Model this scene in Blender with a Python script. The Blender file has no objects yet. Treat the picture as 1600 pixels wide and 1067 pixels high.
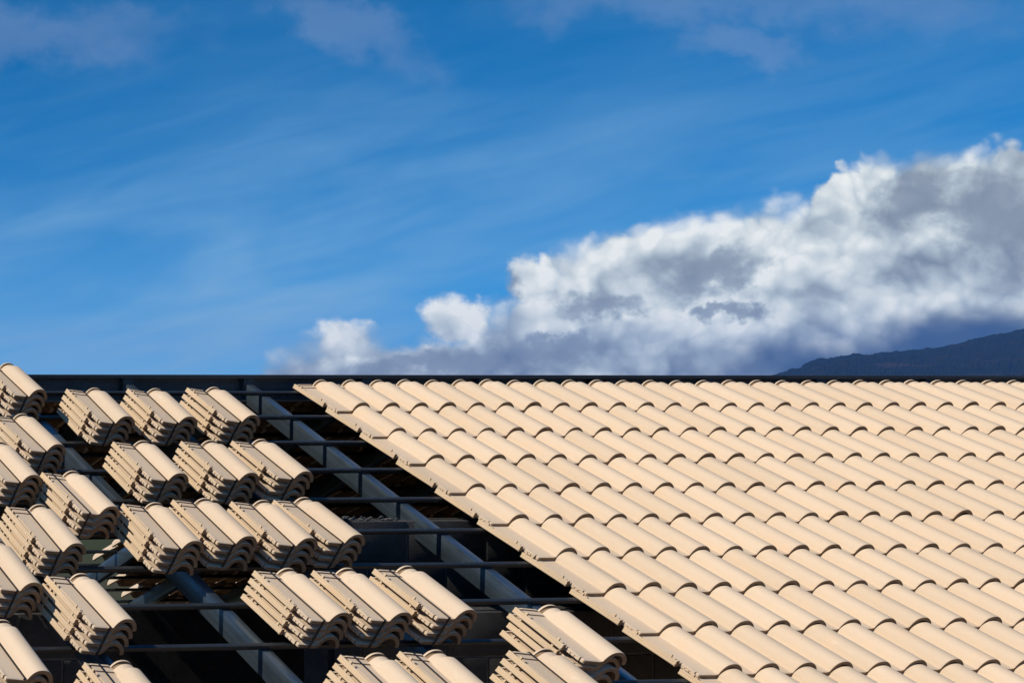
import bpy, bmesh, math, random
from mathutils import Matrix, Vector
rnd = random.Random(7)
R = math.radians
scene = bpy.context.scene
COL = scene.collection

# ------------------------------------------------------------------ camera
W = 0.205                      # cover width of one roof tile, metres
CAM_Z = 5.2
F_PX, CX, CY = 2238.6, -929.4, 612.1
cam_d = bpy.data.cameras.new('camera')
cam = bpy.data.objects.new('camera', cam_d)
COL.objects.link(cam)
cam_d.sensor_width = 36.0
cam_d.lens = 36.0 * F_PX / 1600.0
cam_d.shift_x = (800.0 - CX) / 1600.0
cam_d.shift_y = (CY - 533.5) / 1600.0
cam_d.clip_start = 0.1
cam_d.clip_end = 60000
cam.location = (0, 0, CAM_Z)
cam.rotation_euler = (R(90), 0, 0)
scene.camera = cam

# ------------------------------------------------------------------ light
TH, PIT = 0.0952860, 0.4875192
SUN_EL = R(47)
SUN_OUT = R(1.5)               # sun swings this far from the ridge line towards the camera side
saz = math.pi + TH + SUN_OUT
SUN_DIR = Vector((math.cos(saz) * math.cos(SUN_EL), math.sin(saz) * math.cos(SUN_EL), math.sin(SUN_EL)))
sun_d = bpy.data.lights.new('sun', 'SUN')
sun_d.energy = 4.7
sun_d.angle = R(0.53)
sun_d.color = (1.0, 0.93, 0.83)
sun = bpy.data.objects.new('sun', sun_d)
COL.objects.link(sun)
sun.rotation_euler = SUN_DIR.to_track_quat('Z', 'Y').to_euler()
sun.location = (-20, -5, 30)

vs = scene.view_settings
vs.view_transform = 'Standard'
vs.look = 'None'
vs.exposure = 0.0
vs.gamma = 1.0
vs.use_curve_mapping = False


class G:
    """tiny helper to write shader maths as expressions"""
    def __init__(s, tree): s.t = tree

    def node(s, typ, **kw):
        n = s.t.nodes.new(typ)
        for k, v in kw.items(): setattr(n, k, v)
        return n

    def put(s, sock, v):
        if isinstance(v, V): s.t.links.new(v.s, sock)
        elif isinstance(v, bpy.types.NodeSocket): s.t.links.new(v, sock)
        else: sock.default_value = v

    def m(s, op, a, b=0.0, c=0.0, clamp=False):
        n = s.node('ShaderNodeMath', operation=op, use_clamp=clamp)
        for i, x in enumerate((a, b, c)): s.put(n.inputs[i], x)
        return V(s, n.outputs[0])

    def vec(s, x, y, z=0.0):
        n = s.node('ShaderNodeCombineXYZ')
        for i, q in enumerate((x, y, z)): s.put(n.inputs[i], q)
        return n.outputs[0]

    def noise(s, vec, scale=1.0, detail=5.0, rough=0.55, dist=0.0, lac=2.0):
        n = s.node('ShaderNodeTexNoise')
        s.put(n.inputs['Vector'], vec)
        n.inputs['Scale'].default_value = scale
        n.inputs['Detail'].default_value = detail
        n.inputs['Roughness'].default_value = rough
        n.inputs['Lacunarity'].default_value = lac
        n.inputs['Distortion'].default_value = dist
        return V(s, n.outputs['Fac'])

    def noise2(s, x, y, detail=3.0, rough=0.5, dist=0.0, seed=0.0):
        n = s.node('ShaderNodeTexNoise', noise_dimensions='2D')
        s.put(n.inputs['Vector'], s.vec(x + seed * 7.3, y + seed * 3.1, 0.0))
        n.inputs['Scale'].default_value = 1.0
        n.inputs['Detail'].default_value = detail
        n.inputs['Roughness'].default_value = rough
        n.inputs['Distortion'].default_value = dist
        s.last_color = n.outputs['Color']
        return V(s, n.outputs['Fac'])

    def sstep(s, x, lo, hi):
        n = s.node('ShaderNodeMapRange', interpolation_type='SMOOTHSTEP')
        s.put(n.inputs['Value'], x); s.put(n.inputs['From Min'], lo); s.put(n.inputs['From Max'], hi)
        n.inputs['To Min'].default_value = 0; n.inputs['To Max'].default_value = 1
        return V(s, n.outputs['Result'])

    def curve(s, x, pts):
        """piecewise linear y(x); pts sorted"""
        x0, x1 = pts[0][0], pts[-1][0]
        y0 = min(p[1] for p in pts); y1 = max(p[1] for p in pts)
        n = s.node('ShaderNodeFloatCurve')
        cu = n.mapping.curves[0]
        q = [((p[0] - x0) / (x1 - x0), (p[1] - y0) / (y1 - y0)) for p in pts]
        while len(cu.points) < len(q): cu.points.new(0.5, 0.5)
        for p, (a, b) in zip(cu.points, q):
            p.location = (a, b); p.handle_type = 'AUTO_CLAMPED'
        n.mapping.update()
        xx = s.m('MULTIPLY', s.m('SUBTRACT', x, x0), 1.0 / (x1 - x0), clamp=True)
        s.put(n.inputs['Value'], xx)
        return V(s, n.outputs[0]) * (y1 - y0) + y0

    def mix(s, f, a, b):
        n = s.node('ShaderNodeMix', data_type='RGBA', clamp_factor=True)
        s.put(n.inputs[0], f)
        for i, c in ((6, a), (7, b)):
            if isinstance(c, tuple): n.inputs[i].default_value = (*c[:3], 1)
            else: s.put(n.inputs[i], c)
        return n.outputs[2]


class V:
    def __init__(s, g, sock): s.g = g; s.s = sock
    def __add__(s, o): return s.g.m('ADD', s, o)
    __radd__ = __add__
    def __mul__(s, o): return s.g.m('MULTIPLY', s, o)
    __rmul__ = __mul__
    def __sub__(s, o): return s.g.m('SUBTRACT', s, o)
    def __rsub__(s, o): return s.g.m('SUBTRACT', o, s)
    def __truediv__(s, o): return s.g.m('DIVIDE', s, o)


def lin(r, g, b):
    f = lambda c: c / 12.92 if c <= 0.04045 else ((c + 0.055) / 1.055) ** 2.4
    return (f(r / 255), f(g / 255), f(b / 255))


# ------------------------------------------------------------------ sky
world = bpy.data.worlds.new('World')
scene.world = world
world.use_nodes = True
world.cycles.sampling_method = 'NONE'
scene.cycles.use_adaptive_sampling = True
scene.cycles.adaptive_threshold = 0.012
scene.cycles.adaptive_min_samples = 12
scene.cycles.max_bounces = 6
scene.cycles.diffuse_bounces = 4
scene.cycles.glossy_bounces = 3
nt = world.node_tree
nt.nodes.clear()
g = G(nt)
SKY_STRENGTH = 0.1
tc = g.node('ShaderNodeTexCoord')
sx = g.node('ShaderNodeSeparateXYZ')
nt.links.new(tc.outputs['Generated'], sx.inputs[0])
X, Y, Z = (V(g, o) for o in sx.outputs)
sky = g.node('ShaderNodeTexSky', sky_type='NISHITA', sun_disc=False)
sky.sun_elevation = SUN_EL
sky.sun_rotation = math.atan2(SUN_DIR.x, SUN_DIR.y)
sky.altitude = 600
sky.air_density = 1.0
sky.dust_density = 0.0
sky.ozone_density = 2.0
# the deep blue of clear mountain air begins low above the horizon
nt.links.new(g.vec(X, Y, g.m('MAXIMUM', Z, 0.0) * 1.5 + 0.14), sky.inputs[0])
tint = g.node('ShaderNodeMix', data_type='RGBA', blend_type='MULTIPLY')
tint.inputs[0].default_value = 1
tint.inputs[7].default_value = (0.065, 0.85, 1.32, 1)
nt.links.new(sky.outputs[0], tint.inputs[6])
blue = tint.outputs[2]

Yc = g.m('MAXIMUM', Y, 0.25)
a = X / Yc * (F_PX / 100) + CX / 100          # compass bearing, in hundredths of ~2.6 degrees
b = CY / 100 - Z / Yc * (F_PX / 100)          # height in the sky, downwards
K = 1.0 / SKY_STRENGTH


def sc(c): return tuple(x * K for x in c)


# high thin veils, drawn out along the wind
ra_, rb_ = a * 0.97 - b * 0.24, b * 0.97 + a * 0.24
w1 = g.noise2(ra_ * 0.13, rb_ * 0.50, 4, 0.55, 0.35, 3.1)
w2 = g.noise2(ra_ * 0.10, rb_ * 0.20, 1, 0.5, 0.0, 8.3)
w3 = g.noise2(ra_ * 0.35, rb_ * 2.2, 2, 0.6, 0.3, 1.3)
veil = g.sstep(w1 * 0.60 + w2 * 0.58 + w3 * 0.24, 0.54, 1.02)
veil = g.m('ADD', veil * (g.sstep(b, 0.0, 4.4) * 0.52 + 0.13), g.sstep(b, 0.8, 6.4) * 0.17 + g.sstep(b + (w1 - 0.5) * 2.5, 2.4, 5.2) * (1.0 - g.sstep(a, 2.0, 9.0)) * 0.26, clamp=True)
c = g.mix(veil, blue, sc(lin(136, 182, 220)))


def blob(ax, bx, ra, rb, ang, soft, nz, amt):
    ca, sa = math.cos(ang), math.sin(ang)
    n = g.node('ShaderNodeMapping', vector_type='TEXTURE')
    g.put(n.inputs[0], AB)
    n.inputs['Location'].default_value = (ax, bx, 0)
    n.inputs['Rotation'].default_value = (0, 0, ang)
    n.inputs['Scale'].default_value = (ra, rb, 1)
    ln = g.node('ShaderNodeVectorMath', operation='LENGTH')
    g.t.links.new(n.outputs[0], ln.inputs[0])
    r = g.m('MULTIPLY_ADD', nz, -amt, V(g, ln.outputs['Value']) + 0.5 * amt)
    return 1.0 - g.sstep(r, 1.0 - 0.55 * soft, 1.0 + 0.45 * soft)


nb = g.noise2(a * 0.62, b * 0.80, 5, 0.52, 0.15, 0.0)
nb2 = g.noise2(a * 0.62 + 0.10, b * 0.80 + 0.17, 2, 0.5, 0.15, 0.0)
nb3 = g.noise2(a * 0.62, b * 0.80, 2, 0.5, 0.15, 0.0)
nL = g.noise2(a * 0.36, b * 0.55, 2, 0.5, 0.0, 4.4)
nF = g.noise2(a * 2.2, b * 2.8, 4, 0.58, 0.0, 2.0)
nw = g.noise2(a * 1.15, b * 1.5, 5, 0.60, 0.0, 6.0)
sw = g.node('ShaderNodeSeparateColor')
nt.links.new(g.last_color, sw.inputs[0])
AB = g.vec(a + (V(g, sw.outputs[0]) - 0.5) * 1.5, b + (V(g, sw.outputs[1]) - 0.5) * 1.0, 0.0)
# soft lilac scraps near the top
scr = None
for q in ((5.35, 0.40, 1.45, 0.36, 0.42), (13.9, 0.0, 1.7, 0.5, 0.05), (10.6, -0.15, 2.6, 0.4, 0.0), (0.7, 0.55, 1.9, 0.4, 0.0), (11.7, 0.72, 0.8, 0.25, 0.2)):
    k = blob(*q, 1.5, nb, 1.6)
    scr = k if scr is None else g.m('MAXIMUM', scr, k)
c = g.mix(scr * 0.24, c, sc(lin(150, 168, 200)))

# cumulus bank leaning on the mountain
ytop = g.curve(a, [(3.0, 6.3), (3.9, 5.70), (4.4, 5.30), (4.9, 4.98), (5.6, 4.90), (6.1, 4.94), (6.6, 4.90), (7.1, 4.78), (7.6, 4.56),
                   (8.1, 4.18), (8.8, 3.58), (9.6, 3.34), (10.7, 3.04), (11.8, 2.96), (13.0, 2.58), (13.9, 2.24), (14.7, 1.98), (15.3, 1.96), (16.2, 2.08), (20, 2.6)])
vor = g.node('ShaderNodeTexVoronoi', feature='F1', voronoi_dimensions='2D')
vor.inputs['Scale'].default_value = 1.5
vor.inputs['Detail'].default_value = 1.0
vor.inputs['Roughness'].default_value = 0.55
vor.inputs['Lacunarity'].default_value = 2.3
g.put(vor.inputs['Vector'], g.vec(a + (nb - 0.5) * 1.0, b * 1.15 + (nF - 0.5) * 0.35, 0.0))
puff = 0.5 - V(g, vor.outputs['Distance'])
edge = (b - ytop) + (nb - 0.5) * 0.34 + puff * 0.36 + (nF - 0.5) * 0.12 - 0.06
soft = g.sstep(nL, 0.38, 0.62) * 0.50 + 0.12
alpha = g.sstep(edge, 0.0, soft)
AB0, AB = AB, g.vec(a + (V(g, sw.outputs[0]) - 0.5) * 0.75, b + (V(g, sw.outputs[1]) - 0.5) * 0.50, 0.0)
heads = g.m('MAXIMUM', blob(5.30, 5.38, 0.55, 0.34, 0.0, 0.8, nF, 0.9), blob(7.15, 5.02, 0.58, 0.38, 0.0, 0.6, nF, 0.7))
heads = g.m('MAXIMUM', heads, blob(8.35, 4.45, 0.45, 0.42, 0.0, 0.6, nF, 0.45))
AB = AB0
alpha = g.m('MAXIMUM', alpha, heads)
relief = (nb2 - nb3) * 1.15 + puff * 0.46        # + on the side turned to the sun
lowb = g.sstep(b + (nL - 0.5) * 1.1 + (nb - 0.5) * 0.7, 4.7, 5.9)
right = g.sstep(a + (nL - 0.5) * 3.0 + (nb - 0.5) * 2.0, 12.6, 15.6)
bright = 0.90 + relief - lowb * 0.30 + heads * 0.10 + (nL - 0.5) * 0.12 + (nF - 0.5) * 0.10 - right * 0.20
dk = None
for q in ((11.10, 4.30, 0.80, 0.36, -0.35), (9.35, 4.82, 0.62, 0.24, -0.1), (11.4, 4.90, 0.40, 0.14, 0.0), (14.3, 3.12, 0.75, 0.40, -0.75),
          (15.6, 3.45, 0.75, 0.75, 0.0), (8.5, 5.45, 0.75, 0.22, 0.0), (6.9, 5.72, 1.4, 0.20, 0.0), (7.7, 4.42, 0.40, 0.30, 0.0)):
    k = blob(*q, 1.05, nF, 0.9)
    dk = k if dk is None else g.m('MAXIMUM', dk, k)
bright = g.m('MAXIMUM', bright, 0.12) * (1.0 - dk * 0.78) + dk * 0.22
ramp = g.node('ShaderNodeValToRGB')
g.put(ramp.inputs[0], g.m('ADD', bright, 0.0, clamp=True))
el = ramp.color_ramp.elements
stops = [(0.0, (84, 104, 130)), (0.22, (120, 134, 152)), (0.42, (152, 164, 177)), (0.62, (182, 195, 204)), (0.82, (216, 225, 228)), (1.0, (244, 247, 245))]
while len(el) < len(stops): el.new(0.5)
for e_, (p_, c_) in zip(el, stops):
    e_.position = p_; e_.color = (*sc(lin(*c_)), 1)
c = g.mix(alpha, c, ramp.outputs[0])
# dim blue air below the cloud base, next to the mountain
base = g.sstep(b + (nL - 0.5) * 0.6 + (nb - 0.5) * 0.5 + g.sstep(a, 11.0, 16.0) * 0.45, 5.15, 5.80) * g.sstep(a, 10.4, 12.6)
c = g.mix(base * 0.94, c, sc(lin(54, 77, 110)))
bg = g.node('ShaderNodeBackground')
nt.links.new(c, bg.inputs['Color'])
bg.inputs['Strength'].default_value = SKY_STRENGTH
wo = g.node('ShaderNodeOutputWorld')
nt.links.new(bg.outputs[0], wo.inputs['Surface'])


# ------------------------------------------------------------------ materials
def new_mat(name):
    m = bpy.data.materials.new(name)
    m.use_nodes = True
    t = m.node_tree
    return m, G(t), t.nodes['Principled BSDF']


def obj_coord(g_, kind='Object'):
    return g_.node('ShaderNodeTexCoord').outputs[kind]


def scaled(g_, v, s, rand=None):
    n = g_.node('ShaderNodeVectorMath', operation='MULTIPLY')
    g_.put(n.inputs[0], v); n.inputs[1].default_value = s
    if rand is None: return n.outputs[0]
    n2 = g_.node('ShaderNodeVectorMath', operation='ADD')
    g_.t.links.new(n.outputs[0], n2.inputs[0])
    g_.put(n2.inputs[1], rand)
    return n2.outputs[0]


def bump(g_, bs, h, dist=0.002, strength=0.6):
    n = g_.node('ShaderNodeBump')
    n.inputs['Strength'].default_value = strength
    n.inputs['Distance'].default_value = dist
    g_.put(n.inputs['Height'], h)
    g_.t.links.new(n.outputs[0], bs.inputs['Normal'])


def tile_material():
    m, g_, bs = new_mat('cream_tile')
    oi = g_.node('ShaderNodeObjectInfo')
    rv = V(g_, oi.outputs['Random'])
    off = g_.vec(rv * 37.0, rv * 91.0, rv * 13.0)
    co = obj_coord(g_)
    n1 = g_.noise(scaled(g_, co, (6, 6, 6), off), 1.0, 4, 0.6)
    n2 = g_.noise(scaled(g_, co, (26, 9, 26), off), 1.0, 5, 0.65)
    n3 = g_.noise(scaled(g_, co, (500, 500, 500), off), 1.0, 2, 0.7)
    n4 = g_.noise(scaled(g_, co, (60, 60, 60), off), 1.0, 4, 0.65)
    c1 = g_.mix(rv, (0.590, 0.448, 0.302), (0.645, 0.494, 0.338))
    c2 = g_.mix(g_.sstep(n1, 0.52, 0.82) * 0.55, c1, (0.70, 0.475, 0.285))
    c3 = g_.mix(g_.sstep(n2, 0.55, 0.85) * 0.38, c2, (0.74, 0.60, 0.45))
    c4 = g_.mix(g_.sstep(n4, 0.66, 0.80) * 0.25, c3, (0.45, 0.31, 0.18))
    ox = g_.node('ShaderNodeSeparateXYZ')
    g_.put(ox.inputs[0], co)
    side = g_.sstep(V(g_, ox.outputs[0]), -0.0215, -0.0255)
    n5 = g_.noise(scaled(g_, co, (30, 12, 90), off), 1.0, 4, 0.6)
    c4 = g_.mix(side * (g_.sstep(n5, 0.34, 0.74) * 0.5 + 0.25), c4, (0.60, 0.425, 0.235))
    n6 = g_.noise(scaled(g_, co, (14, 5, 14), off), 1.0, 6, 0.7)
    c4 = g_.mix(g_.sstep(n6, 0.60, 0.78) * 0.22, c4, (0.80, 0.71, 0.58))
    c5 = g_.mix(g_.sstep(n3, 0.35, 0.8) * 0.10, c4, (0.42, 0.32, 0.22))
    g_.put(bs.inputs['Base Color'], c5)
    bs.inputs['Roughness'].default_value = 0.72
    bs.inputs['Specular IOR Level'].default_value = 0.25
    bump(g_, bs, n3 * 0.4 + n4 * 0.6, 0.0012, 0.35)
    return m


def shaded_body_material(name, lo, hi):
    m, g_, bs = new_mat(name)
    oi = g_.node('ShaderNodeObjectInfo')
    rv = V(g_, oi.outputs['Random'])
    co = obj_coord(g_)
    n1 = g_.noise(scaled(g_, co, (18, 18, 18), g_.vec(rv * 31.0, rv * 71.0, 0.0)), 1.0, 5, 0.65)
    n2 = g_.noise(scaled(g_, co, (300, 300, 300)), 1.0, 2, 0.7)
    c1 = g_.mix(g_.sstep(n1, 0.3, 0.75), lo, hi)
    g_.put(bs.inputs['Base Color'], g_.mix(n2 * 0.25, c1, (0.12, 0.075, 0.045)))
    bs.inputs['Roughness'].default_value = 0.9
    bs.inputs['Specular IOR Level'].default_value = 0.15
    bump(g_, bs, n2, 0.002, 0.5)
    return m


def steel_material(name, base, rough, metal, streak):
    m, g_, bs = new_mat(name)
    co = obj_coord(g_)
    n1 = g_.noise(scaled(g_, co, streak), 1.0, 6, 0.6)
    n2 = g_.noise(scaled(g_, co, (9, 9, 9)), 1.0, 5, 0.6)
    n3 = g_.noise(scaled(g_, co, (70, 70, 70)), 1.0, 3, 0.6)
    d = tuple(x * 0.70 for x in base)
    l = tuple(min(1, x * 1.18) for x in base)
    c = g_.mix(g_.sstep(n1, 0.32, 0.70), d, l)
    c = g_.mix(g_.sstep(n2, 0.45, 0.75) * 0.5, c, tuple(x * 0.7 for x in base))
    c = g_.mix(g_.sstep(n3, 0.62, 0.75) * 0.35, c, (0.36, 0.35, 0.33))
    g_.put(bs.inputs['Base Color'], c)
    g_.put(bs.inputs['Roughness'], n2 * 0.3 + (rough - 0.15))
    bs.inputs['Metallic'].default_value = metal
    return m


def concrete_material(name, base, sc_=1.0):
    m, g_, bs = new_mat(name)
    oi = g_.node('ShaderNodeObjectInfo')
    rv = V(g_, oi.outputs['Random'])
    off = g_.vec(rv * 31.0, rv * 57.0, rv * 11.0)
    co = obj_coord(g_)
    n1 = g_.noise(scaled(g_, co, (5 * sc_,) * 3, off), 1.0, 5, 0.6)
    n2 = g_.noise(scaled(g_, co, (120 * sc_,) * 3, off), 1.0, 3, 0.7)
    c = g_.mix(g_.sstep(n1, 0.3, 0.75), tuple(x * 0.7 for x in base), tuple(x * 1.2 for x in base))
    c = g_.mix(g_.sstep(n2, 0.35, 0.7) * 0.6, c, tuple(x * 0.5 for x in base))
    c = g_.mix(rv * 0.3, c, tuple(x * 0.75 for x in base))
    g_.put(bs.inputs['Base Color'], c)
    bs.inputs['Roughness'].default_value = 0.95
    bs.inputs['Specular IOR Level'].default_value = 0.1
    bump(g_, bs, n2, 0.006, 0.9)
    return m


def plain_material(name, base, rough=0.6, spec=0.3):
    m, g_, bs = new_mat(name)
    n = g_.noise(scaled(g_, obj_coord(g_), (40, 40, 40)), 1.0, 3, 0.6)
    g_.put(bs.inputs['Base Color'], g_.mix(n, tuple(x * 0.75 for x in base), tuple(x * 1.25 for x in base)))
    bs.inputs['Roughness'].default_value = rough
    bs.inputs['Specular IOR Level'].default_value = spec
    return m


def land_material(name, cols, scales):
    m, g_, bs = new_mat(name)
    co = obj_coord(g_)
    n1 = g_.noise(scaled(g_, co, (scales[0],) * 3), 1.0, 6, 0.6)
    n2 = g_.noise(scaled(g_, co, (scales[1],) * 3), 1.0, 6, 0.65)
    c = g_.mix(g_.sstep(n1, 0.35, 0.65), cols[0], cols[1])
    c = g_.mix(g_.sstep(n2, 0.56, 0.70) * 0.8, c, cols[2])
    g_.put(bs.inputs['Base Color'], c)
    bs.inputs['Roughness'].default_value = 1.0
    bs.inputs['Specular IOR Level'].default_value = 0.0
    return m


M_TILE = tile_material()
M_BODY = shaded_body_material('raw_shaded_tile_body', (0.20, 0.118, 0.062), (0.29, 0.18, 0.10))  # underside: raw body brown, deepened to stand in for shade
M_END_SHADE = shaded_body_material('shaded_tile_end', (0.23, 0.145, 0.078), (0.33, 0.22, 0.125))  # cream tile ends coloured dark brown, shadow under each row painted in
M_RAFTER = steel_material('galvanised_rafter', (0.19, 0.25, 0.295), 0.40, 0.9, (25, 1.2, 25))
M_PURLIN = steel_material('dark_purlin', (0.026, 0.03, 0.033), 0.42, 0.4, (1.0, 30, 30))
M_RIDGE = steel_material('dark_ridge_steel', (0.06, 0.058, 0.054), 0.6, 0.0, (1.0, 20, 20))
M_STRAP = plain_material('black_strap', (0.012, 0.012, 0.015), 0.4, 0.4)
M_BLOCK = concrete_material('concrete_block', (0.062, 0.06, 0.057))
M_MORTAR = concrete_material('mortar', (0.13, 0.125, 0.115), 2.0)
M_SLAB = concrete_material('floor_slab', (0.06, 0.058, 0.055), 0.5)
M_GROUND = land_material('dry_ground', ((0.035, 0.048, 0.028), (0.06, 0.058, 0.042), (0.025, 0.038, 0.022)), (0.03, 0.3))
M_HILL = land_material('forested_hill', ((0.007, 0.010, 0.008), (0.012, 0.014, 0.010), (0.045, 0.026, 0.018)), (0.012, 0.004))  # forest colours darkened to stand in for cloud shadow

# ------------------------------------------------------------------ roof frame of reference
r_ = Vector((math.cos(TH), math.sin(TH), 0))
h_ = Vector((math.sin(TH), -math.cos(TH), 0))          # level, towards the camera
D_ = h_ * math.cos(PIT) - Vector((0, 0, math.sin(PIT)))
N_ = h_ * math.sin(PIT) + Vector((0, 0, math.cos(PIT)))
O_ = Vector((30.63889 * W, 47.41942 * W, 0.42974 * W + CAM_Z))
EXP = 1.65                                              # exposed length of a tile, in widths
LT = 2.00
PN = -0.525                                             # level of the purlin tops


def frame(col, d, n=0.0, yaw=0.0, tilt=0.0, far=False):
    """matrix of a part on the slope: x along the ridge, y up the slope, z off the slope (widths)"""
    if not far:
        ax = Matrix((r_, -D_, N_)).transposed()
        o = O_ + r_ * (col * W) + D_ * (d * W) + N_ * (n * W)
    else:                                               # the slope behind the ridge, turned half round
        Df = -h_ * math.cos(PIT) - Vector((0, 0, math.sin(PIT)))
        Nf = -h_ * math.sin(PIT) + Vector((0, 0, math.cos(PIT)))
        ax = Matrix((-r_, -Df, Nf)).transposed()
        o = O_ - h_ * (2 * RIDGE_H * W) + r_ * (col * W) + Df * (d * W) + Nf * (n * W)
    m = ax @ Matrix.Rotation(yaw, 3, 'Z') @ Matrix.Rotation(tilt, 3, 'X')
    return Matrix.Translation(o) @ m.to_4x4()


RIDGE_H = 1.30                                          # ridge line lies this far behind the slope's zero row


# ------------------------------------------------------------------ mesh helpers
def box(bm, x0, x1, y0, y1, z0, z1, bev=0.0):
    vs_ = [bm.verts.new((x, y, z)) for x in (x0, x1) for y in (y0, y1) for z in (z0, z1)]
    fs = []
    for q in ((0, 1, 3, 2), (4, 6, 7, 5), (0, 4, 5, 1), (2, 3, 7, 6), (0, 2, 6, 4), (1, 5, 7, 3)):
        fs.append(bm.faces.new([vs_[i] for i in q]))
    if bev:
        es = list({e for f in fs for e in f.edges})
        bmesh.ops.bevel(bm, geom=es, offset=bev, segments=2, affect='EDGES', profile=0.5)


def finish(bm, name, angle=35):
    bmesh.ops.scale(bm, vec=(W, W, W), verts=bm.verts)
    bmesh.ops.recalc_face_normals(bm, faces=bm.faces)
    me = bpy.data.meshes.new(name)
    bm.to_mesh(me); bm.free()
    for p in me.polygons: p.use_smooth = True
    me.set_sharp_from_angle(angle=R(angle))
    return me


def add(name, me, mat, parent=None, mw=None):
    if me is not None and mat is not None and not me.materials: me.materials.append(mat)
    o = bpy.data.objects.new(name, me)
    COL.objects.link(o)
    place(o, parent, mw)
    return o


WORLD = {}


def place(o, parent, mw):
    mw = mw or Matrix.Identity(4)
    WORLD[o.name] = mw
    o.parent = parent
    o.matrix_basis = (WORLD[parent.name].inverted() @ mw) if parent else mw


def tag(o, label=None, cat=None, group=None, kind=None):
    for k, v in (('label', label), ('category', cat), ('group', group), ('kind', kind)):
        if v: o[k] = v
    return o


# ------------------------------------------------------------------ the roof tile
ZP = 0.10          # top of the flat pan
RX, RB = 0.76, 0.30
LX = 0.46          # foot of the roll's left flank


def spline(pts, n):
    """Catmull-Rom through pts, n samples"""
    P = [pts[0]] + list(pts) + [pts[-1]]
    out = []
    m = len(pts) - 1
    for k in range(n):
        t = k / (n - 1) * m
        i = min(int(t), m - 1); t -= i
        p0, p1, p2, p3 = (Vector(q) for q in P[i:i + 4])
        out.append(0.5 * (2 * p1 + (p2 - p0) * t + (2 * p0 - 5 * p1 + 4 * p2 - p3) * t * t + (3 * p1 - p0 - 3 * p2 + p3) * t ** 3))
    return out


ROLL = spline([(0.43, 0), (0.462, 0.012), (0.488, 0.09), (0.535, 0.185), (0.605, 0.258), (0.68, 0.290), (0.76, 0.300), (0.85, 0.288), (0.94, 0.240), (1.02, 0.158), (1.07, 0.07), (1.10, -0.03)], 25)


def roll_profile(rs):
    """top line of the roll, shrunk towards its foot for the rear spigot"""
    return [Vector((0.80 + (p.x - 0.80) * (0.62 + 0.38 * rs), ZP + p.y * (rs if p.y > 0 else 1))) for p in ROLL]


def tile_mesh():
    bm = bmesh.new()
    # (distance from the rear end, roll size, raise of the pan)
    st = [(0.0, .66, .026), (.010, .70, .03), (.050, .70, .03), (.058, .50, 0), (.135, .49, 0), (.143, .67, 0), (.205, .67, 0), (.212, .67, .026), (.25, .67, .026),
          (.258, .67, 0), (.305, .69, 0), (.33, .78, 0), (.36, .92, 0), (.39, .985, 0), (.44, 1, 0), (.9, 1, 0), (1.5, 1, 0), (1.955, 1, 0), (1.98, .998, -.003), (LT, .975, -.016)]
    rings = []
    for v, rs, pb in st:
        rp_ = roll_profile(rs)
        top = [(x, ZP + pb) for x in (-0.01, 0.1, 0.3, rp_[0].x - .03)] + [(p.x, p.y) for p in rp_]
        bot = [(x, 0.0) for x in (-0.01, 0.1, 0.3, rp_[0].x - .03)]
        for i, p in enumerate(rp_):
            q0, q1 = rp_[max(0, i - 1)], rp_[min(len(rp_) - 1, i + 1)]
            t = (q1 - q0).normalized()
            th_ = 0.094 if v > 0.36 else 0.075
            z = p.y - t.x * th_
            x = p.x + t.y * th_
            bot.append((x, max(z, 0.0 if p.x < 0.8 else 0.012)))
        ring = [bm.verts.new((x, -v, z)) for x, z in top] + [bm.verts.new((x, -v, z)) for x, z in reversed(bot)]
        rings.append(ring)
    n = len(rings[0])
    half = n // 2
    for A, B in zip(rings, rings[1:]):
        for i in range(n):
            j = (i + 1) % n
            f = bm.faces.new((A[i], A[j], B[j], B[i]))
            if half <= i < n - 1: f.material_index = 1
            elif 0.05 <= -(A[0].co.y) < 0.14 and i > 4: f.material_index = 2  # collar groove, its shade put into the colour
    for ring in (rings[0], rings[-1]):
        for i in range(half - 1):
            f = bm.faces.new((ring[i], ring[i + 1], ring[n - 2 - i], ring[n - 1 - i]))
            f.material_index = 2  # end caps, shade painted in as brown
    # left interlock: an upright rail, stops short of the front
    E1 = 1.50
    box(bm, -0.160, -0.118, -E1, 0.0, -0.004, 0.140, 0.005)
    box(bm, -0.174, -0.15, -E1 + .004, -0.004, 0.002, 0.052, 0.004)
    box(bm, -0.15, 0.0, -E1 + .006, -0.006, 0.002, 0.056)
    box(bm, -0.163, -0.070, -E1 - .004, -E1 + .05, -0.014, 0.148, 0.006)
    for v0, v1 in ((.30, .36), (1.28, 1.34)):
        box(bm, -0.158, -0.122, -v1, -v0, 0.08, 0.214, 0.008)
    box(bm, -0.145, 0.1, -0.055, -0.010, 0.04, 0.124, 0.006)
    box(bm, -0.145, 0.1, -0.250, -0.212, 0.04, 0.122, 0.006)
    # short ledge by the front, standing on three feet
    box(bm, -0.062, 0.02, -1.90, -E1 - .05, 0.062, 0.108, 0.005)
    box(bm, -0.045, 0.02, -1.90, -E1 + .02, 0.003, 0.070)
    for v0, v1 in ((E1 + .06, 1.65), (1.71, 1.76), (1.82, 1.90)):
        box(bm, -0.060, -0.03, -v1, -v0, 0.004, 0.075, 0.004)
    box(bm, -0.030, 0.012, -1.990, -1.89, 0.005, 0.094, 0.006)
    # hanging lugs under the rear
    for x in (0.12, 0.30):
        box(bm, x, x + 0.1, -0.42, -0.32, -0.10, 0.01, 0.012)
    me_ = finish(bm, 'tile', 40)
    for p in me_.polygons:                       # ends facing down the slope take the brown painted as shade
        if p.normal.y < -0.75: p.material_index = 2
    return me_


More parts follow.
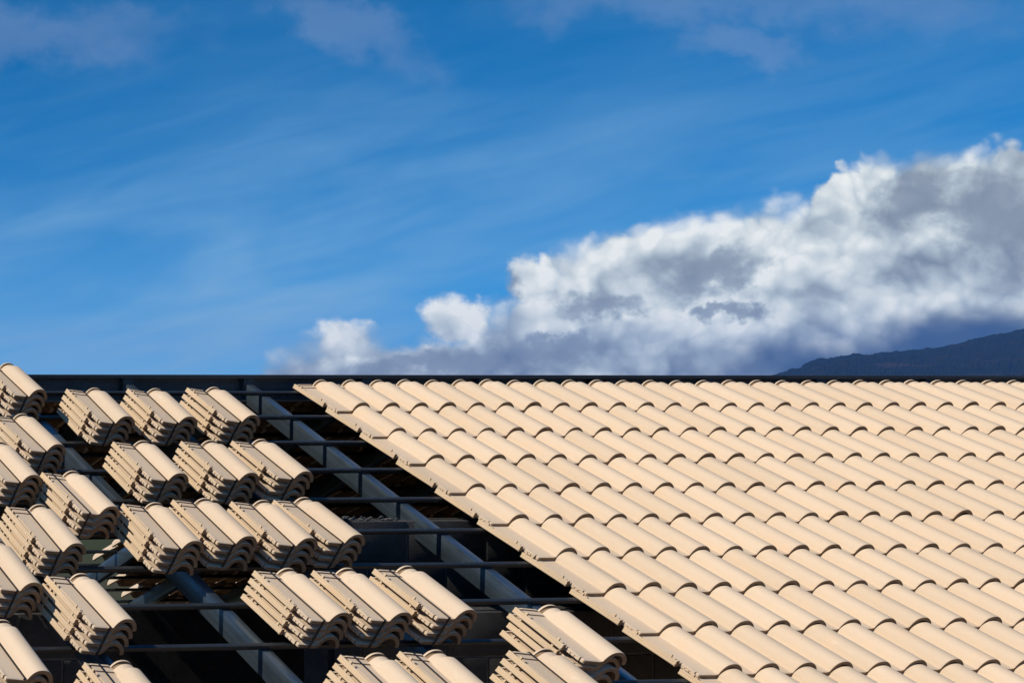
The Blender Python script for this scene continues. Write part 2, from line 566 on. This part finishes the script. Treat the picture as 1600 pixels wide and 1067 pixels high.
ME_TILE = tile_mesh()
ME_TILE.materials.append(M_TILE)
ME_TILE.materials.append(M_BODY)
ME_TILE.materials.append(M_END_SHADE)

# ------------------------------------------------------------------ ground, hill
GS = 11000.0
bm = bmesh.new()
NG = 24
gv = [[bm.verts.new((-GS + 2 * GS * i / NG, -GS + 2 * GS * j / NG, 0)) for j in range(NG + 1)] for i in range(NG + 1)]
for i in range(NG):
    for j in range(NG):
        bm.faces.new((gv[i][j], gv[i + 1][j], gv[i + 1][j + 1], gv[i][j + 1]))
me = bpy.data.meshes.new('ground'); bm.to_mesh(me); bm.free()
ground = tag(add('ground', me, M_GROUND), kind='structure')

prof = [(1150, 625), (1180, 597), (1205, 586), (1250, 574), (1275, 563), (1310, 556), (1335, 553), (1360, 554), (1390, 550), (1440, 545), (1480, 540), (1520, 532),
        (1560, 523), (1600, 514), (1700, 497), (1850, 480), (2050, 470), (2300, 476), (2600, 500), (2900, 560), (3100, 612)]


def prof_y(px):
    for (x0, y0), (x1, y1) in zip(prof, prof[1:]):
        if x0 <= px <= x1: return y0 + (y1 - y0) * (px - x0) / (x1 - x0)
    return 612


bm = bmesh.new()
YR = 6500.0
nx, ny = 620, 40
rows = []
hr = random.Random(3)
jit = [hr.uniform(-1, 1) for _ in range(4000)]


def vnoise(x, y):
    s = 0.0
    for k, (f, am) in enumerate(((1 / 420, 1.0), (1 / 170, .5), (1 / 70, .28), (1 / 28, .16))):
        xx, yy = x * f + 17 * k, y * f + 5 * k
        ix, iy = math.floor(xx), math.floor(yy)
        fx, fy = xx - ix, yy - iy
        fx, fy = fx * fx * (3 - 2 * fx), fy * fy * (3 - 2 * fy)
        q = lambda i, j: jit[(i * 131 + j * 619) % 4000]
        s += am * ((q(ix, iy) * (1 - fx) + q(ix + 1, iy) * fx) * (1 - fy) + (q(ix, iy + 1) * (1 - fx) + q(ix + 1, iy + 1) * fx) * fy)
    return s


for i in range(nx + 1):
    px = 1150 + (3100 - 1150) * (i / nx) ** 1.6
    xr = (px - CX) / F_PX * YR
    hh = max(0.0, (612 - prof_y(px)) / F_PX * YR + CAM_Z)
    col_ = []
    for j in range(ny + 1):
        t = j / ny
        y = YR - 2100 * (1 - t / 0.62) if t < 0.62 else YR + 2300 * (t - 0.62) / 0.38
        k = (t / 0.62) if t < 0.62 else 1 - (t - 0.62) / 0.38
        sh = k * k * (3 - 2 * k) * 0.5 + k * 0.5
        nz = vnoise(xr, y) * 16 * min(1, hh / 80) * (1 if j != round(ny * .62) else .35)
        tr = (hr.uniform(-1.0, 2.6) + max(0, vnoise(xr * 6 + 900, y * 6)) * 9) * min(1, hh / 30) * (k > .1)
        col_.append(bm.verts.new((xr * y / YR, y, max(-3, (hh * sh * (y / YR) + nz * k + tr) * (1 if k < 1 or t <= .63 else .9)) - (2 if k < .05 else 0))))
    rows.append(col_)
for i in range(nx):
    for j in range(ny):
        bm.faces.new((rows[i][j], rows[i + 1][j], rows[i + 1][j + 1], rows[i][j + 1]))
me = bpy.data.meshes.new('mountain'); bm.to_mesh(me); bm.free()
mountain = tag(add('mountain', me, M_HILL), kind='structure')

# unseen pale earth sheet, added to bounce warm light onto the tile fronts
M_BOUNCE = land_material('bounce_earth', ((0.34, 0.235, 0.145), (0.42, 0.30, 0.19), (0.26, 0.18, 0.11)), (0.5, 2.5))
bm = bmesh.new()
for q in ((-60, -75), (60, -75), (60, 16), (-60, 16)): bm.verts.new((q[0], q[1], 0.006))
bm.faces.new(bm.verts)
me = bpy.data.meshes.new('bounce_sheet'); bm.to_mesh(me); bm.free()
tag(add('bounce_ground', me, M_BOUNCE), kind='structure')

# ------------------------------------------------------------------ the house
hb = O_ + h_ * (4 * W); hb.z = 0
house = bpy.data.objects.new('unfinished_house', None)
COL.objects.link(house)
place(house, None, Matrix.Translation(hb))
tag(house, 'house under construction with half tiled cream roof over open steel frame and grey block walls', 'building')

C0, C1 = -30.0, 46.0                                     # how far the house runs along the ridge


def level(col, hd, z):
    """upright frame: x along the ridge, y away from the camera, z up; hd = level distance in front of zero row"""
    ax = Matrix((r_, -h_, Vector((0, 0, 1)))).transposed().to_4x4()
    p = O_ + r_ * (col * W) + h_ * (hd * W); p.z = z
    return Matrix.Translation(p) @ ax


# floor slab
bm = bmesh.new(); box(bm, C0 - 1, C1 + 1, -18, 22, 0, 0.9)
add('floor_slab', finish(bm, 'floor_slab'), M_SLAB, house, level(0, 0, 0.0))


def block_mesh(L, H, T):
    bm = bmesh.new(); box(bm, 0.03, L - 0.03, -T / 2, T / 2, 0.03, H - 0.03, 0.02)
    return finish(bm, 'block')


BL, BH, BT = 2.44, 1.22, 0.98
ME_BLOCK = block_mesh(BL, BH, BT); ME_BLOCK.materials.append(M_BLOCK)
ME_HALF = block_mesh(BL / 2, BH, BT); ME_HALF.materials.append(M_BLOCK)


def block_wall(name, c0, ncol, hd, ztop, ncourse, label, stepped=None):
    """block courses laid from ztop downwards; the core under them is plain mortar"""
    zt = ztop / W
    bm = bmesh.new()
    box(bm, c0, c0 + ncol * BL, -BT / 2 + .03, BT / 2 - .03, 0.9, zt - 0.035)
    wl = add(name, finish(bm, name), M_MORTAR, house, level(0, hd, 0.0))
    if label: wl['label'] = label
    for k in range(ncourse):
        z = zt - (k + 1) * BH
        x = c0
        end = c0 + ncol * BL
        first = True
        while x < end - 0.01:
            half = (k % 2 == 1 and first) or end - x < BL - .01
            me_ = ME_HALF if half else ME_BLOCK
            add('block', me_, None, wl, level(x, hd + rnd.uniform(-.012, .012), z * W))
            x += BL / 2 if half else BL
            first = False
    return wl


def z_at(py, Yw):                                        # height of a level edge seen at picture row py and depth Yw (widths)
    return CAM_Z + (CY - py) / F_PX * Yw * W


# two inner walls run parallel to the ridge
HD_A, HD_B = 5.6, 8.2
block_wall('inner_wall', -4.9, 10, HD_A, z_at(811, 47.42 - HD_A * math.cos(TH) - 4 * math.sin(TH)), 4, None)
for c0_, n_, py_ in ((-22.9, 4, 956), (-6.0, 8, 950)):     # a wide opening lies between them
    block_wall('front_wall', c0_, n_, HD_B, z_at(py_, 47.42 - HD_B * math.cos(TH) + (c0_ + 4) * math.sin(TH)), 4, None)
# plain outer walls: back, both gables
zb = (O_.z - 0.9 * W) / W - 13.5 * math.sin(PIT)
bm = bmesh.new(); box(bm, C0, C1, -0.45, 0.45, 0.9, O_.z / W - 10.45)
add('back_wall', finish(bm, 'back_wall'), M_BLOCK, house, level(0, -19.0, 0))
for cc in (C0 + .5, C1 - .5):
    bm = bmesh.new()
    zr = O_.z / W - 1.3
    pts = [(-18.5, 0.9), (-18.5, zr - 18.5 * math.tan(PIT)), (1.3, zr - .2), (15, zr - 13.7 * math.tan(PIT)), (15, 0.9)]
    pts = [(y, max(z, 0.95) if i in (1, 3) else z) for i, (y, z) in enumerate(pts)]
    A = [bm.verts.new((-.45, y, z)) for y, z in pts]; B = [bm.verts.new((.45, y, z)) for y, z in pts]
    bm.faces.new(A); bm.faces.new(B[::-1])
    for i in range(5):
        j = (i + 1) % 5
        bm.faces.new((A[i], B[i], B[j], A[j]))
    add('gable_wall', finish(bm, 'gable_wall'), M_BLOCK, house, level(cc, 0, 0))

# rubble and mortar crumbs lying on the inner wall
bm = bmesh.new()
for k in range(55):
    x, y = rnd.uniform(-4.6, -2.6), rnd.uniform(-.42, .42)
    s = rnd.uniform(.012, .055)
    m4 = Matrix.Translation((x, y, s * .4)) @ Matrix.Rotation(rnd.uniform(0, 6), 4, Vector((rnd.random(), rnd.random(), rnd.random() + .1)).normalized()) @ Matrix.Diagonal((s * 1.6, s, s * .7, 1))
    bmesh.ops.create_icosphere(bm, subdivisions=1, radius=1, matrix=m4)
RUB = finish(bm, 'mortar_rubble')

# ridge beam: I section
bm = bmesh.new()
box(bm, C0, C1, -.27, .27, -.10, 0, .012)
box(bm, C0, C1, -.045, .045, -.86, -.08)
box(bm, C0, C1, -.25, .25, -.93, -.85, .01)
box(bm, C0, C1, -.285, -.262, -.125, -.015)
ZR = CAM_Z + (CY - 585.6) / F_PX * (47.42 + RIDGE_H) * W
add('ridge_beam', finish(bm, 'ridge_beam'), M_RIDGE, house, level(0, -RIDGE_H, ZR))

# rafters, both slopes
DMAX = 24.5
bm = bmesh.new(); box(bm, -.13, .13, -DMAX, 1.17, -.60, 0, .009)
me_r = finish(bm, 'rafter')
me_r.materials.append(M_RAFTER)
RAFT = [-2.10 + 4.28 * k for k in range(-6, 12)]
for cc in RAFT:
    add('rafter', me_r, None, house, frame(cc, 0, PN - .122))
for cc in RAFT[2:16]:
    add('rafter', me_r, None, house, frame(cc, 0, PN - .122, far=True))

# cleats that bolt the rafters to the ridge beam, splice plates on the beam
bm = bmesh.new()
box(bm, -.20, -.165, -.02, .20, -.62, -.10, .006)
box(bm, -.20, .17, -.02, .015, -.66, -.12, .006)
for zz in (-.2, -.5): box(bm, -.225, -.20, .06, .13, zz - .035, zz + .035, .01)
me_c = finish(bm, 'cleat'); me_c.materials.append(M_RIDGE)
for cc in RAFT:
    add('cleat', me_c, None, house, level(cc, -RIDGE_H + .21, ZR))
bm = bmesh.new(); box(bm, -.9, .9, .046, .075, -.70, -.16, .006)
for xx in (-.7, -.35, .35, .7):
    for zz in (-.3, -.58): box(bm, xx - .04, xx + .04, .07, .105, zz - .04, zz + .04, .012)
me_s = finish(bm, 'splice_plate'); me_s.materials.append(M_RIDGE)
for cc in (-8.6, 20.0):
    add('splice_plate', me_s, None, house, level(cc, -RIDGE_H, ZR) @ Matrix.Rotation(math.pi, 4, 'Z'))
rub = add('mortar_rubble', RUB, M_MORTAR, house, level(0, HD_A, z_at(811, 47.42 - HD_A * math.cos(TH) - 4 * math.sin(TH))))
rub['kind'] = 'stuff'

# purlins, both slopes
bm = bmesh.new(); box(bm, C0, C1, -.065, .065, -.120, 0, .012)
me_p = finish(bm, 'purlin')
me_p.materials.append(M_PURLIN)
for k in range(0, 14):
    add('purlin', me_p, None, house, frame(0, k * EXP - .08, PN, yaw=rnd.uniform(-.0006, .0006)))
bm = bmesh.new(); box(bm, -34, 26, -.065, .065, -.120, 0, .012)
me_pf = finish(bm, 'purlin')
me_pf.materials.append(M_PURLIN)
for k in range(0, 16):
    add('purlin', me_pf, None, house, frame(0, k * EXP - .08, PN, far=True))

# ------------------------------------------------------------------ laid tiles
cover = bpy.data.objects.new('tile_covering', None)
COL.objects.link(cover)
place(cover, house, frame(0, 0))
cover['label'] = 'cream interlocking tiles laid in overlapping rows'
TILT = -math.atan(0.10 / EXP)


def tile_matrix(c_, j, far=False, jitter=1.0):
    # front crest of tile c_ in row j stands on the plane n = 0
    d_front = j * EXP
    yaw = rnd.gauss(0, .0045) * jitter
    m = frame(c_ - 0.75 + rnd.gauss(0, .006) * jitter, d_front + rnd.gauss(0, .012) * jitter, -(ZP + RB) + rnd.uniform(-.006, .010) * jitter, yaw, -TILT * -1, far)
    return m @ Matrix.Translation((0, LT * W, 0))


def last_col(j):
    return {1: 25, 2: 23, 3: 21, 4: 19, 5: 17, 6: 15, 7: 13, 8: 12, 9: 10, 10: 9, 11: 7}.get(j, 0)


for j in range(1, 12):
    for c_ in range(0, last_col(j) + 1):
        add('tile', ME_TILE, None, cover, tile_matrix(c_, j))


def joined_tiles(name, spots, far=False):
    vs_, fs = [], []
    src_v = [v.co.copy() for v in ME_TILE.vertices]
    src_f = [tuple(p.vertices) for p in ME_TILE.polygons]
    src_m = [p.material_index for p in ME_TILE.polygons]
    base_m = frame(0, 0)
    inv = base_m.inverted()
    for c_, j in spots:
        m = inv @ tile_matrix(c_, j, far)
        k = len(vs_)
        vs_.extend((m @ v)[:] for v in src_v)
        fs.extend(tuple(i + k for i in f) for f in src_f)
    me_ = bpy.data.meshes.new(name)
    me_.from_pydata(vs_, [], fs)
    for p in me_.polygons: p.use_smooth = True
    me_.set_sharp_from_angle(angle=R(40))
    me_.materials.append(M_TILE); me_.materials.append(M_BODY); me_.materials.append(M_END_SHADE)
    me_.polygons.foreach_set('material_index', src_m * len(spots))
    o = add(name, me_, None, house, base_m)
    o['kind'] = 'stuff'
    return o


joined_tiles('further_tiles', [(c_, j) for j in range(1, 13) for c_ in range(last_col(j) + 1 if j < 12 else 0, 40)])
# slope behind the ridge: columns count from its own left verge
far_first = {j: -20.0 for j in range(1, 9)}
far_first.update({9: 3.8, 10: 3.8, 11: 5.3, 12: 6.3, 13: 7.9, 14: 9.4, 15: 9.4})
joined_tiles('rear_slope_tiles', [(far_first[j] + k, j) for j in range(1, 16) for k in range(0, int(34 - far_first[j]))], far=True)

# ------------------------------------------------------------------ strapped bundles
STEP = 0.235


def strap_mesh():
    bm = bmesh.new()
    zt = 3 * STEP + ZP + .030
    w_ = .026
    box(bm, -w_, w_, -LT - .012, .012, zt, zt + .010)
    box(bm, -w_, w_, -LT - .020, -LT - .008, -.012, zt + .008)
    box(bm, -w_, w_, .008, .018, -.012, zt + .008)
    box(bm, -w_, w_, -LT - .012, .012, -.014, -.004)
    return finish(bm, 'strap')


ME_STRAP = strap_mesh(); ME_STRAP.materials.append(M_STRAP)
LEAN = 0.135                                            # lugs under the pan tip each bundle sideways
GRP = 'bundles of four tiles set out on the purlins'
# column of the roll, row of the front end, turn, strap position, label
BUNDLES = [
    (-11.33, 1.98, 0.003, .36, 'tile bundle at the picture\'s left edge, the only one standing above the ridge line'),
    (-9.41, 3.61, -0.065, .40, 'tile bundle in the top row of three, the one farthest from the laid roof'),
    (-7.46, 3.65, -0.07, .41, 'tile bundle in the top row of three, the middle one'),
    (-5.39, 3.59, -0.039, .40, 'tile bundle in the top row of three, nearest the laid roof'),
    (-12.45, 5.36, 0.02, .40, 'tile bundle at the left edge, next below the one above the ridge line'),
    (-9.66, 6.93, -0.052, .40, 'tile bundle in the second row of three, the one farthest from the laid roof'),
    (-7.58, 6.93, -0.048, .40, 'tile bundle in the second row of three, the middle one'),
    (-5.88, 6.89, -0.014, .40, 'tile bundle in the second row of three, nearest the laid roof'),
    (-14.0, 7.02, -0.008, .38, 'tile bundle cut by the left edge, third from the top there'),
    (-12.63, 8.66, 0.001, .16, 'tile bundle whose strap lies far out on the flat pan, above the row of four'),
    (-14.49, 10.32, -0.035, .40, 'wholly visible tile bundle near the left edge, level with the row of four'),
    (-11.25, 10.27, -0.07, .38, 'tile bundle in the row of four, the first and farthest from the laid roof'),
    (-9.66, 10.11, -0.039, .40, 'tile bundle in the row of four, the second from the left'),
    (-8.05, 10.21, -0.05, .38, 'tile bundle in the row of four, the third from the left'),
    (-6.61, 10.15, 0.033, .38, 'tile bundle in the row of four, the last and nearest the laid roof'),
    (-16.5, 12.03, 0.0, .36, 'tile bundle cut by the left edge, fourth from the top there'),
    (-14.92, 13.56, 0.044, .36, 'lone tile bundle in front of the gap where light shows through the rear roof'),
    (-9.36, 13.44, 0.039, .30, 'tile bundle in the lower row of three, farthest from the laid roof'),
    (-7.79, 13.45, 0.016, .30, 'tile bundle in the lower row of three, the middle one'),
    (-6.07, 13.41, 0.053, .30, 'tile bundle in the lower row of three, nearest the laid roof'),
    (-17.89, 15.31, 0.0, .36, 'tile bundle in the bottom left corner, cut by both picture edges'),
    (-15.8, 16.91, 0.0, .22, 'tile bundle cut by the bottom edge, below the lone bundle by the light gap'),
    (-9.51, 16.81, 0.0, .22, 'tile bundle at the bottom edge under the lower row of three, the left of two'),
    (-8.0, 16.75, 0.0, .22, 'tile bundle at the bottom edge under the lower row of three, the right of two'),
    (-5.23, 16.76, 0.0, .40, 'tile bundle at the bottom edge, just in front of the bundle without a strap'),
    (-3.61, 15.05, 0.001, None, 'tile bundle without a strap, closest of all to the stepped edge of the laid roof'),
]
for c_, df, yaw, sp, lab in BUNDLES:
    bmx = frame(c_ - .79, df + .03, PN + .045, yaw + (.03 if df < 11 else 0)) @ Matrix.Translation((W, 0, 0)) @ Matrix.Rotation(LEAN + rnd.gauss(0, .012), 4, 'Y') @ Matrix.Translation((-W, LT * W, 0))
    e = bpy.data.objects.new('tile_bundle', None)
    COL.objects.link(e)
    place(e, None, bmx)
    tag(e, lab, 'tile bundle', GRP)
    for k in range(4):
        j = .010 if sp is not None else .03
        mt = bmx @ Matrix.Translation((rnd.gauss(0, j) * W, rnd.gauss(0, j) * W, (k * STEP) * W)) @ Matrix.Rotation(rnd.gauss(0, .004), 4, 'Z')
        add('tile', ME_TILE, None, e, mt)
    if sp is not None:
        add('strap', ME_STRAP, None, e, bmx @ Matrix.Translation((sp * W, 0, 0)) @ Matrix.Rotation(rnd.gauss(0, .006), 4, 'Z'))

# ------------------------------------------------------------------ the air between here and the mountain
bm = bmesh.new()
bmesh.ops.create_cube(bm, size=1.0, matrix=Matrix.Translation((0, 0, 229)) @ Matrix.Diagonal((2 * GS + 400, 2 * GS + 400, 460, 1)))
me = bpy.data.meshes.new('haze'); bm.to_mesh(me); bm.free()
mh = bpy.data.materials.new('haze_air')
mh.use_nodes = True
mh.node_tree.nodes.clear()
pv = mh.node_tree.nodes.new('ShaderNodeVolumePrincipled')
pv.inputs['Color'].default_value = (0.15, 0.42, 1.0, 1)
pv.inputs['Density'].default_value = 2.9e-5
pv.inputs['Anisotropy'].default_value = 0.0
om = mh.node_tree.nodes.new('ShaderNodeOutputMaterial')
mh.node_tree.links.new(pv.outputs[0], om.inputs['Volume'])
haze = tag(add('haze', me, mh), kind='stuff')
